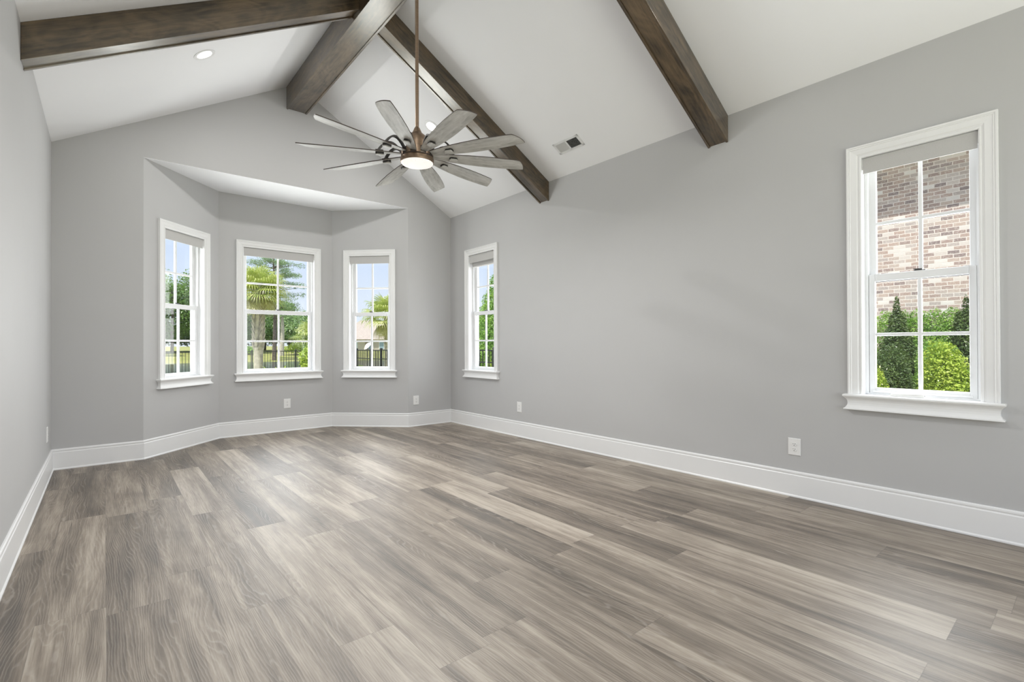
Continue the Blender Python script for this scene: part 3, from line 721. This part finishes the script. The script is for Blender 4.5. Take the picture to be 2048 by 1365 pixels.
def leaves(n, centers, radii, size, hollow=0.55, flat=0.0, aspect=0.5, up_bias=0.35):
    """n little leaf blades scattered through ellipsoids; returns an MB"""
    centers = np.asarray(centers, float); radii = np.asarray(radii, float)
    vol = np.prod(radii, axis=1) ** (2 / 3); pick = rng.choice(len(centers), n, p=vol / vol.sum())
    d = rng.normal(size=(n, 3)); d /= np.linalg.norm(d, axis=1)[:, None]
    r = (hollow + (1 - hollow) * rng.random(n) ** 0.6)[:, None]
    P = centers[pick] + d * r * radii[pick]
    nrm = d * 0.6 + rng.normal(size=(n, 3)) * 0.55 + np.array([0, 0, up_bias]); nrm /= np.linalg.norm(nrm, axis=1)[:, None]
    t = np.cross(nrm, rng.normal(size=(n, 3))); t /= np.linalg.norm(t, axis=1)[:, None]; b = np.cross(nrm, t)
    s = (size * (0.65 + 0.7 * rng.random(n)))[:, None]
    V = np.stack([P - t * s, P - b * s * aspect + nrm * s * 0.12, P + t * s, P + b * s * aspect + nrm * s * 0.12], 1).reshape(-1, 3)
    mb = MB(); mb.v = [tuple(q) for q in V]; mb.f = [(4 * i, 4 * i + 1, 4 * i + 2, 4 * i + 3) for i in range(n)]
    return mb
def fast_build(mb, name, m, parent=None, matrix=None):
    me = bpy.data.meshes.new(name); me.from_pydata(mb.v, [], mb.f); me.materials.append(m)
    o = bpy.data.objects.new(name, me); COL.objects.link(o)
    if parent is not None: o.parent = parent
    if matrix is not None: o.matrix_local = matrix
    return o
def shrub(name, label, cat, x, y, blobs, n, size, m, group=None, trunk=0.03, hollow=0.5):
    z = gh_(x, y); t = thing(name, label, cat, Matrix.Translation((x, y, z)), group)
    if size < 0.055: n, size = int(n * 3.6), size * 0.50          # small-leaved evergreens
    fast_build(leaves(n, [b[:3] for b in blobs], [b[3:] for b in blobs], size, hollow), 'foliage', m, t)
    hmax = max(b[2] for b in blobs)
    MB().tube([(0, 0, -0.1), (0.02, 0.01, hmax * 0.5), (0, 0, hmax)], [trunk, trunk * 0.8, trunk * 0.4], 7).build('stem', M_BARK, t)
    return t
def cone_blobs(h, r, n=9):
    out = []
    for i in range(n):
        f = i / (n - 1); rr = r * (1 - f) ** 0.75 * (0.9 + 0.2 * rng.random()) + 0.05
        out.append((rng.normal() * 0.06 * r, rng.normal() * 0.06 * r, 0.12 + h * 0.94 * f, rr, rr, h / n * 1.1))
    return out
def round_blobs(cx, cy, cz, rx, ry, rz, n=14, k=0.5):
    out = [(cx, cy, cz, rx * 0.72, ry * 0.72, rz * 0.72)]
    for i in range(n):
        d = rng.normal(size=3); d /= np.linalg.norm(d); d[2] = abs(d[2]) * 1.1 - 0.45
        out.append((cx + d[0] * rx * 0.62, cy + d[1] * ry * 0.62, cz + d[2] * rz * 0.62, rx * k * (0.7 + 0.5 * rng.random()), ry * k * (0.7 + 0.5 * rng.random()), rz * k * (0.7 + 0.4 * rng.random())))
    return out

# brick house next door
HX = 13.3
nb = thing('brick_house', 'neighbouring house with a tumbled brick side wall under an overhanging eave', 'house', Matrix.Translation((HX, 2.5, gh_(HX, 2.5))))
MB().box(0, 7, -9.5, 6.0, -0.1, 5.75).build('brick_wall', M_BRICK, nb)
MB().box(-0.61, 0.0, -9.9, 6.4, 5.62, 5.68).build('soffit', M_TRIM, nb)
MB().box(-0.65, -0.61, -9.9, 6.4, 5.60, 5.80).build('fascia_board', M_TRIM, nb)
MB().prism([(-0.66, -9.9, 5.80), (3.6, -9.9, 8.2), (7.7, -9.9, 5.80)], (0, 16.3, 0)).build('roof', M_ROOF, nb)

# planting on that side
M_MULCH = simple('pine_straw_mulch', (0.34, 0.27, 0.22), 0.95, var=0.35, scale=18, bump_s=0.6, bump_scale=60)
struct('ground_mulch_added', MB().box(5.0, 13.3, -8.0, 6.5, -0.5, -0.312), M_MULCH)  # unseen bed added to cut green lawn bounce on the brick
shrub('conical_shrub', 'dark conical evergreen shrub, taller one left in the near window', 'shrub', 11.00, 2.36, cone_blobs(2.10, 0.46), 9000, 0.042, M_LEAF_CONE)
shrub('conical_shrub', 'dark conical evergreen shrub at the right edge of the near window', 'shrub', 11.75, 1.55, cone_blobs(2.10, 0.44), 9000, 0.042, M_LEAF_CONE)
shrub('clipped_hedge', 'clipped green hedge against the brick wall, between two conical shrubs', 'hedge', 12.75, 2.0, [(0, q, 1.05, 0.32, 0.34, 1.16) for q in np.linspace(-1.2, 0.9, 9)], 24000, 0.040, M_LEAF_MD, hollow=0.65)
shrub('leafy_shrub', 'bright yellow-green shrub low in the near window, right half', 'shrub', 9.30, 1.46, round_blobs(0, 0, 0.82, 0.36, 0.34, 0.88), 4200, 0.045, M_LEAF_LT)
shrub('leafy_shrub', 'mid-green shrub filling the lower left of the near window', 'shrub', 9.90, 2.24, round_blobs(0, 0, 0.82, 0.46, 0.36, 0.86), 6000, 0.036, M_LEAF_CONE)
shrub('leafy_shrub', 'pale green shrub behind the yellow-green one, under the hedge', 'shrub', 10.6, 1.72, round_blobs(0, 0, 0.90, 0.40, 0.45, 0.75), 5000, 0.038, M_LEAF_MD)
shrub('leafy_shrub', 'small yellow-green shrub at the far left of the near window', 'shrub', 9.0, 2.22, round_blobs(0, 0, 0.66, 0.26, 0.20, 0.66), 2600, 0.036, M_LEAF_LT)
shrub('leafy_shrub', 'green shrub at the lower right edge of the near window', 'shrub', 9.5, 1.05, round_blobs(0, 0, 0.70, 0.42, 0.36, 0.70), 4000, 0.038, M_LEAF_MD)
# tall shrub seen through the narrow corner window
shrub('tall_conical_tree', 'tall bright green conical tree outside the narrow corner window', 'tree', 7.15, 9.15, [(0, 0, 0.2 + 2.9 * f, 0.95 * (1 - f) ** 0.8 + 0.08, 0.95 * (1 - f) ** 0.8 + 0.08, 0.42) for f in np.linspace(0, 1, 10)], 13000, 0.050, M_LEAF_MD, trunk=0.06)
shrub('leafy_shrub', 'yellow-green shrub low outside the narrow corner window', 'shrub', 6.75, 8.35, round_blobs(0, 0, 0.8, 0.5, 0.55, 0.75), 5000, 0.042, M_LEAF_LT)

# palms
def palm(label, x, y, trunk_h, tr, crown_r, nfr, boots=True, group=None, lean=0.0, old=10):
    z = gh_(x, y); t = thing('cabbage_palm', label, 'palm tree', Matrix.Translation((x, y, z)), group)
    mb = MB(); mb.tube([(lean * f * f, 0, -0.1 + (trunk_h + 0.1) * f) for f in np.linspace(0, 1, 8)], [tr * 1.15, tr, tr * 0.95, tr * 0.95, tr, tr * 1.02, tr * 1.0, tr * 0.9], 14)
    mb.build('trunk', M_PTRUNK, t, smooth=True)
    if boots:                                         # criss-cross of old leaf bases on the upper trunk
        mb = MB(); k = 0
        for zz in np.arange(trunk_h * 0.52, trunk_h + 0.05, 0.062):
            for q in range(4):
                a = q * pi / 2 + k * 0.82; c, s = math.cos(a), math.sin(a); tw = Vector((-s, c, 0)); rd = Vector((c, s, 0))
                p0 = rd * tr * 0.92 + Vector((0, 0, zz)); p1 = rd * (tr * 1.36) + Vector((0, 0, zz + 0.17)) + tw * 0.03
                mb.loft([[p0 - tw * 0.042 - rd * 0.01, p0 + tw * 0.042 - rd * 0.01, p0 + tw * 0.038 + rd * 0.015, p0 - tw * 0.038 + rd * 0.015],
                         [p1 - tw * 0.020 - rd * 0.008, p1 + tw * 0.020 - rd * 0.008, p1 + tw * 0.018 + rd * 0.008, p1 - tw * 0.018 + rd * 0.008]])
            k += 1
        mb.build('leaf_boots', M_PTRUNK, t)
    top = Vector((lean, 0, trunk_h))
    def frond(az, el, rad, m, name):
        mb = MB(); d = Vector((math.cos(az) * math.cos(el), math.sin(az) * math.cos(el), math.sin(el)))
        L1 = crown_r * (0.42 + 0.16 * rng.random()); p = top + d * L1; p.z -= 0.10 * L1
        mb.tube([top, top + d * L1 * 0.5, p], [0.016, 0.011, 0.008], 4)
        side = d.cross(Vector((0, 0, 1))); side = side.normalized() if side.length > 0.05 else Vector((1, 0, 0)); nrm = side.cross(d).normalized()
        nl = 28
        for j in range(nl):
            a = (j / (nl - 1) - 0.5) * 3.9
            v = d * math.cos(a) + side * math.sin(a); ll = rad * (0.70 + 0.30 * math.cos(a * 0.5)) * (0.9 + 0.2 * rng.random())
            w = side * math.cos(a) - d * math.sin(a); wd_ = 0.0150 * rad / 0.5
            q0 = p; q1 = p + v * ll * 0.55 + nrm * 0.05 * rad; q2 = p + v * ll * 0.86 - Vector((0, 0, 0.10 * ll)); q3 = p + v * ll - Vector((0, 0, (0.26 + 0.15 * rng.random()) * ll))
            b = len(mb.v)
            for q, s_ in ((q0, 0.25), (q1, 1.0), (q2, 0.6)): mb.v += [tuple(q - w * wd_ * s_), tuple(q + w * wd_ * s_)]
            mb.v.append(tuple(q3)); mb.f += [(b, b + 1, b + 3, b + 2), (b + 2, b + 3, b + 5, b + 4), (b + 4, b + 5, b + 6)]
        fast_build(mb, name, m, t)
    for i in range(nfr):
        f = i / nfr; el = math.radians(78 - 95 * f ** 0.85); frond(i * 2.4 + 0.4 * rng.random(), el, crown_r * 0.60, M_PALM, 'frond')
    for i in range(old):
        frond(i * 2 * pi / old + 0.5 * rng.random(), math.radians(-38 - 22 * rng.random()), crown_r * 0.42, M_PALM_OLD, 'old_frond')
palm('nearest cabbage palm with a criss-cross trunk, outside the middle bay window', 2.66, 12.10, 2.72, 0.100, 0.70, 30)
palm('cabbage palm with loose fronds outside the right angled bay window', 11.15, 23.30, 3.15, 0.17, 1.40, 26, old=8)
palm('far cabbage palm at the right edge of the middle bay window', 9.95, 30.7, 2.75, 0.16, 1.45, 20, old=5)

# bedding by the nearest palm
def tuft(name, label, x, y, h, n, m, wdt):
    z = gh_(x, y); t = thing(name, label, 'garden plant', Matrix.Translation((x, y, z))); mb = MB()
    for i in range(n):
        a = rng.random() * 2 * pi; sp = 0.15 + 0.5 * rng.random(); hh = h * (0.6 + 0.5 * rng.random()); c, s = math.cos(a), math.sin(a); b = len(mb.v)
        for f, w in ((0, 0.6), (0.5, 1.0), (0.85, 0.7)):
            r = sp * h * f ** 1.4; zz = hh * (1.35 * f - 0.45 * f * f)
            mb.v += [(c * r - s * wdt * w, s * r + c * wdt * w, zz), (c * r + s * wdt * w, s * r - c * wdt * w, zz)]
        mb.v.append((c * sp * h, s * sp * h, hh * 0.85)); mb.f += [(b, b + 1, b + 3, b + 2), (b + 2, b + 3, b + 5, b + 4), (b + 4, b + 5, b + 6)]
    fast_build(mb, 'leaf_clump', m, t)
tuft('grassy_plant', 'yellow-green strappy plant at the foot of the nearest palm', 2.98, 11.55, 1.12, 90, M_LEAF_LT, 0.018)
tuft('croton_plant', 'orange-leaved croton plant right of the nearest palm', 3.35, 11.60, 1.00, 70, M_CROTON, 0.030)
shrub('flowering_shrub', 'yellow-leaved shrub behind the picket fence, right bay window', 'shrub', 6.9, 16.6, round_blobs(0, 0, 0.45, 0.75, 0.9, 0.50), 2600, 0.05, M_LEAF_LT)
shrub('flowering_shrub', 'reddish croton shrub behind the picket fence, right bay window', 'shrub', 6.95, 14.3, round_blobs(0, 0, 0.45, 0.6, 0.8, 0.45), 2200, 0.05, M_CROTON)
shrub('leafy_shrub', 'yellow-green sapling by the fence at the right of the middle bay window', 'shrub', 7.15, 23.4, round_blobs(0, 0, 1.0, 0.35, 0.4, 0.75), 900, 0.07, M_LEAF_LT)

# black metal picket fences
PICK = None
def fence_panel(x, y, rot, zt, label, group):
    global PICK
    t = thing('picket_fence', label, 'fence', Matrix.Translation((x, y, zt - 1.37)) @ Matrix.Rotation(rot, 4, 'Z'), group)
    for z in ((1.35, 1.09, 0.15) if rot else (1.35, 0.15)):
        MB().box(0.025, 1.805, -0.012, 0.012, z - 0.014, z + 0.014).build('rail', M_FENCE, t)
    for i in range(16):
        if PICK is None: o = PICK = MB().box(-0.008, 0.008, -0.008, 0.008, 0.08, 1.36).build('picket', M_FENCE, t)
        else: o = PICK.copy(); COL.objects.link(o); o.parent = t
        o.matrix_local = Matrix.Translation((0.0675 + 0.113 * i, 0, 0))
    return t
def fence_post(x, y, zt, label, group):
    t = thing('fence_post', label, 'fence post', Matrix.Translation((x, y, zt - 1.45)), group)
    MB().box(-0.027, 0.027, -0.027, 0.027, -0.2, 1.44).build('post_shaft', M_FENCE, t)
    MB().loft([[(-a, -a, z), (a, -a, z), (a, a, z), (-a, a, z)] for a, z in ((0.033, 1.43), (0.033, 1.455), (0.008, 1.475))]).build('post_cap', M_FENCE, t)
for i in range(8):
    fence_panel(-2.3 + 1.83 * i, 24.0, 0, 0.92, 'black metal picket fence panel along the pond, seen through the bay windows', 'fence panels along the pond')
    fence_post(-2.3 + 1.83 * i, 24.0, 0.95, 'black square fence post in the fence along the pond', 'posts of the pond fence')
for i in range(5):
    ya = 8.18 + 1.83 * i; zt = 1.055 - 0.012 * i
    if i < 4: fence_panel(6.32, ya, pi / 2, zt, 'black metal picket fence panel of the side fence, running away from the house', 'panels of the side fence')
    fence_post(6.32, ya, zt + 0.03, 'black square fence post in the side fence right of the bay', 'posts of the side fence')

# trees across the pond
def tree(name, label, x, y, h, cr, n, size, m, group=None, base=0.30, nb_=16, trunk=0.22):
    z = gh_(x, y); t = thing(name, label, 'tree', Matrix.Translation((x, y, z)), group)
    cz = h * (base + 1) / 2; rz = h * (1 - base) / 2
    bl = round_blobs(0, 0, cz, cr, cr, rz, nb_, 0.42)
    fast_build(leaves(n, [b[:3] for b in bl], [b[3:] for b in bl], size, 0.6, up_bias=0.6), 'crown', m, t)
    MB().tube([(0, 0, -0.3), (0.1, 0, h * 0.4), (0, 0.1, h * 0.75)], [trunk, trunk * 0.8, trunk * 0.3], 8).build('trunk', M_BARK, t)
GL = 'leafy green tree in the dense row across the pond'
k = 0
for deg, d, h, cr, mm in [(-9, 82, 16, 5, 0), (-4.5, 92, 17, 5.5, 1), (0, 84, 15, 5, 0), (3.2, 96, 17.5, 5.2, 0), (5.0, 88, 12.5, 4.2, 1), (7.4, 92, 15.5, 5, 1), (10.0, 84, 12, 4.6, 0), (12.2, 90, 8.5, 4.2, 0), (13.9, 97, 9.2, 4.5, 1), (15.3, 92, 8.0, 4.0, 0), (17.0, 100, 8.6, 4.6, 1), (18.6, 126, 9.0, 4.6, 0), (20.8, 134, 7.5, 4.0, 0), (26.5, 140, 8.0, 5.0, 1), (30.5, 128, 9, 5, 0), (34, 128, 11, 5, 1), (37, 90, 10, 5, 0),
  (1.0, 104, 5.5, 4.5, 0), (4.2, 102, 6.0, 4.6, 1), (6.6, 104, 5.5, 4.6, 0), (8.8, 100, 6.0, 4.5, 1), (11.2, 102, 5.5, 4.6, 0), (13.0, 106, 6.0, 4.6, 0), (16.2, 108, 6.0, 4.6, 1), (18.0, 112, 6.0, 5.0, 0)]:
    a = math.radians(deg); tree('broadleaf_tree', GL, d * math.sin(a), d * math.cos(a), h, cr, 6500, 0.20, (M_LEAF_FAR, M_LEAF_DK)[mm], 'trees across the pond', base=0.0)
for deg, d, h in [(2.4, 78, 7), (14.6, 77, 7)]:
    a = math.radians(deg); x, y = d * math.sin(a), d * math.cos(a); t = thing('bare_trunk_tree', 'tall grey tree trunk standing before the tree row across the pond', 'tree', Matrix.Translation((x, y, gh_(x, y))), 'grey trunks across the pond')
    MB().tube([(0, 0, -0.3), (0.1, 0, h * 0.5), (0, 0, h)], [0.30, 0.25, 0.12], 10).build('trunk', M_PTRUNK, t)
    bl = round_blobs(0, 0, h, 2.0, 2.0, 1.2, 8); fast_build(leaves(1500, [b[:3] for b in bl], [b[3:] for b in bl], 0.18), 'crown', M_LEAF_FAR, t)
for deg, d, s_ in [(11.5, 80, 1.0), (16.0, 79, 1.3), (17.4, 78, 1.1), (8.2, 80, 1.0)]:
    a = math.radians(deg); x, y = d * math.sin(a), d * math.cos(a)
    shrub('bank_shrub', 'low rounded shrub on the far pond bank', 'shrub', x, y, round_blobs(0, 0, 0.7 * s_, 1.5 * s_, 1.4 * s_, 0.8 * s_), 1100, 0.14, M_LEAF_LT if s_ > 1.2 else M_LEAF_MD, 'shrubs on the far bank')
# loose pine standing above the palm
def pine(label, x, y, h, seed_tiers):
    z = gh_(x, y); t = thing('pine_tree', label, 'tree', Matrix.Translation((x, y, z)))
    MB().tube([(0, 0, -0.4), (0.15, 0, h * 0.5), (-0.1, 0, h * 0.97)], [0.28, 0.2, 0.06], 9).build('trunk', M_BARK, t)
    cs, rs = [], []; br = MB()
    for f, sp, n in seed_tiers:
        for q in range(n):
            a = 2 * pi * q / n + rng.random() * 1.2; r = sp * (0.55 + 0.5 * rng.random()); zz = h * f + rng.normal() * 0.25
            e_ = (math.cos(a) * r, math.sin(a) * r, zz + 0.25)
            br.tube([(0, 0, zz - 0.3), (e_[0] * 0.5, e_[1] * 0.5, zz - 0.1), e_], [0.05, 0.035, 0.015], 5)
            for w in (1.0, 0.62):
                cs.append((e_[0] * w, e_[1] * w, e_[2] + rng.normal() * 0.12)); rs.append((0.85, 0.85, 0.40))
    br.build('branches', M_BARK, t)
    fast_build(leaves(13000, cs, rs, 0.12, 0.2, aspect=0.22), 'needles', M_LEAF_PINE, t)
pine('tall loose-crowned pine rising above the nearest palm, across the pond', 16.3, 66.0, 13.4, [(0.98, 1.1, 5), (0.93, 2.2, 7), (0.86, 3.0, 8), (0.78, 3.6, 8), (0.69, 3.9, 8), (0.60, 4.1, 7), (0.51, 3.9, 7), (0.42, 3.6, 6)])

# house across the pond
hx, hy = 41.0, 88.0; hz = -0.15
fh = thing('tan_house', 'tan house with a broad hipped roof far across the pond', 'house', Matrix.Translation((hx, hy, hz)) @ Matrix.Rotation(math.radians(-24), 4, 'Z'))
MB().box(-9, 12, 0, 10, -0.3, 2.5).build('wall', M_STUCCO, fh)
MB().box(-9, -3.2, -2.2, 0, -0.3, 2.5).build('porch_wall', M_STUCCO, fh)
def hip(x0, x1, y0, y1, z, h):
    i = min(x1 - x0, y1 - y0) / 2 * 0.98; mb = MB()
    if x1 - x0 > y1 - y0: r = [(x0 + i, (y0 + y1) / 2, z + h), (x1 - i, (y0 + y1) / 2, z + h)]
    else: r = [((x0 + x1) / 2, y0 + i, z + h), ((x0 + x1) / 2, y1 - i, z + h)]
    b = [(x0, y0, z), (x1, y0, z), (x1, y1, z), (x0, y1, z)]
    if x1 - x0 > y1 - y0: fs = [(0, 1, 5, 4), (1, 2, 5), (2, 3, 4, 5), (3, 0, 4)]
    else: fs = [(0, 1, 4), (1, 2, 5, 4), (2, 3, 5), (3, 0, 4, 5)]
    return mb.add(b + r, fs + [(3, 2, 1, 0)])
hip(-9.6, 12.6, -0.6, 10.6, 2.45, 3.9).build('roof', M_ROOF, fh)
hip(-9.6, -2.6, -2.9, 6.0, 2.42, 2.2).build('porch_roof', M_ROOF, fh)
for wx, wy in ((-8.0, -2.2), (-5.0, -2.2), (-2.2, 0), (-0.2, 0), (1.6, 0), (4.5, 0), (7.5, 0)):
    w = MB().box(wx - 0.5, wx + 0.5, wy - 0.08, wy + 0.02, 0.55, 2.05).build('window', M_TRIM, fh)
    MB().box(wx - 0.38, wx + 0.38, wy - 0.10, wy - 0.07, 0.65, 1.95).build('pane', M_PANE, w)
ux, uy = 29.6, 68.5; um = thing('patio_parasol', 'tilted cream parasol on the far pond bank, before the tan house', 'parasol', Matrix.Translation((ux, uy, gh_(ux, uy))) )
MB().tube([(0, 0, -0.1), (0, 0, 1.6)], 0.03, 8).build('pole', M_FENCE, um)
mb = MB(); mb.lathe([(0.75, 0.0), (0.40, 0.22), (0.02, 0.36)], 10, caps=False); mb.build('canopy', M_CANVAS, um, Matrix.Translation((0, 0, 1.45)) @ Matrix.Rotation(math.radians(-48), 4, 'Y'))
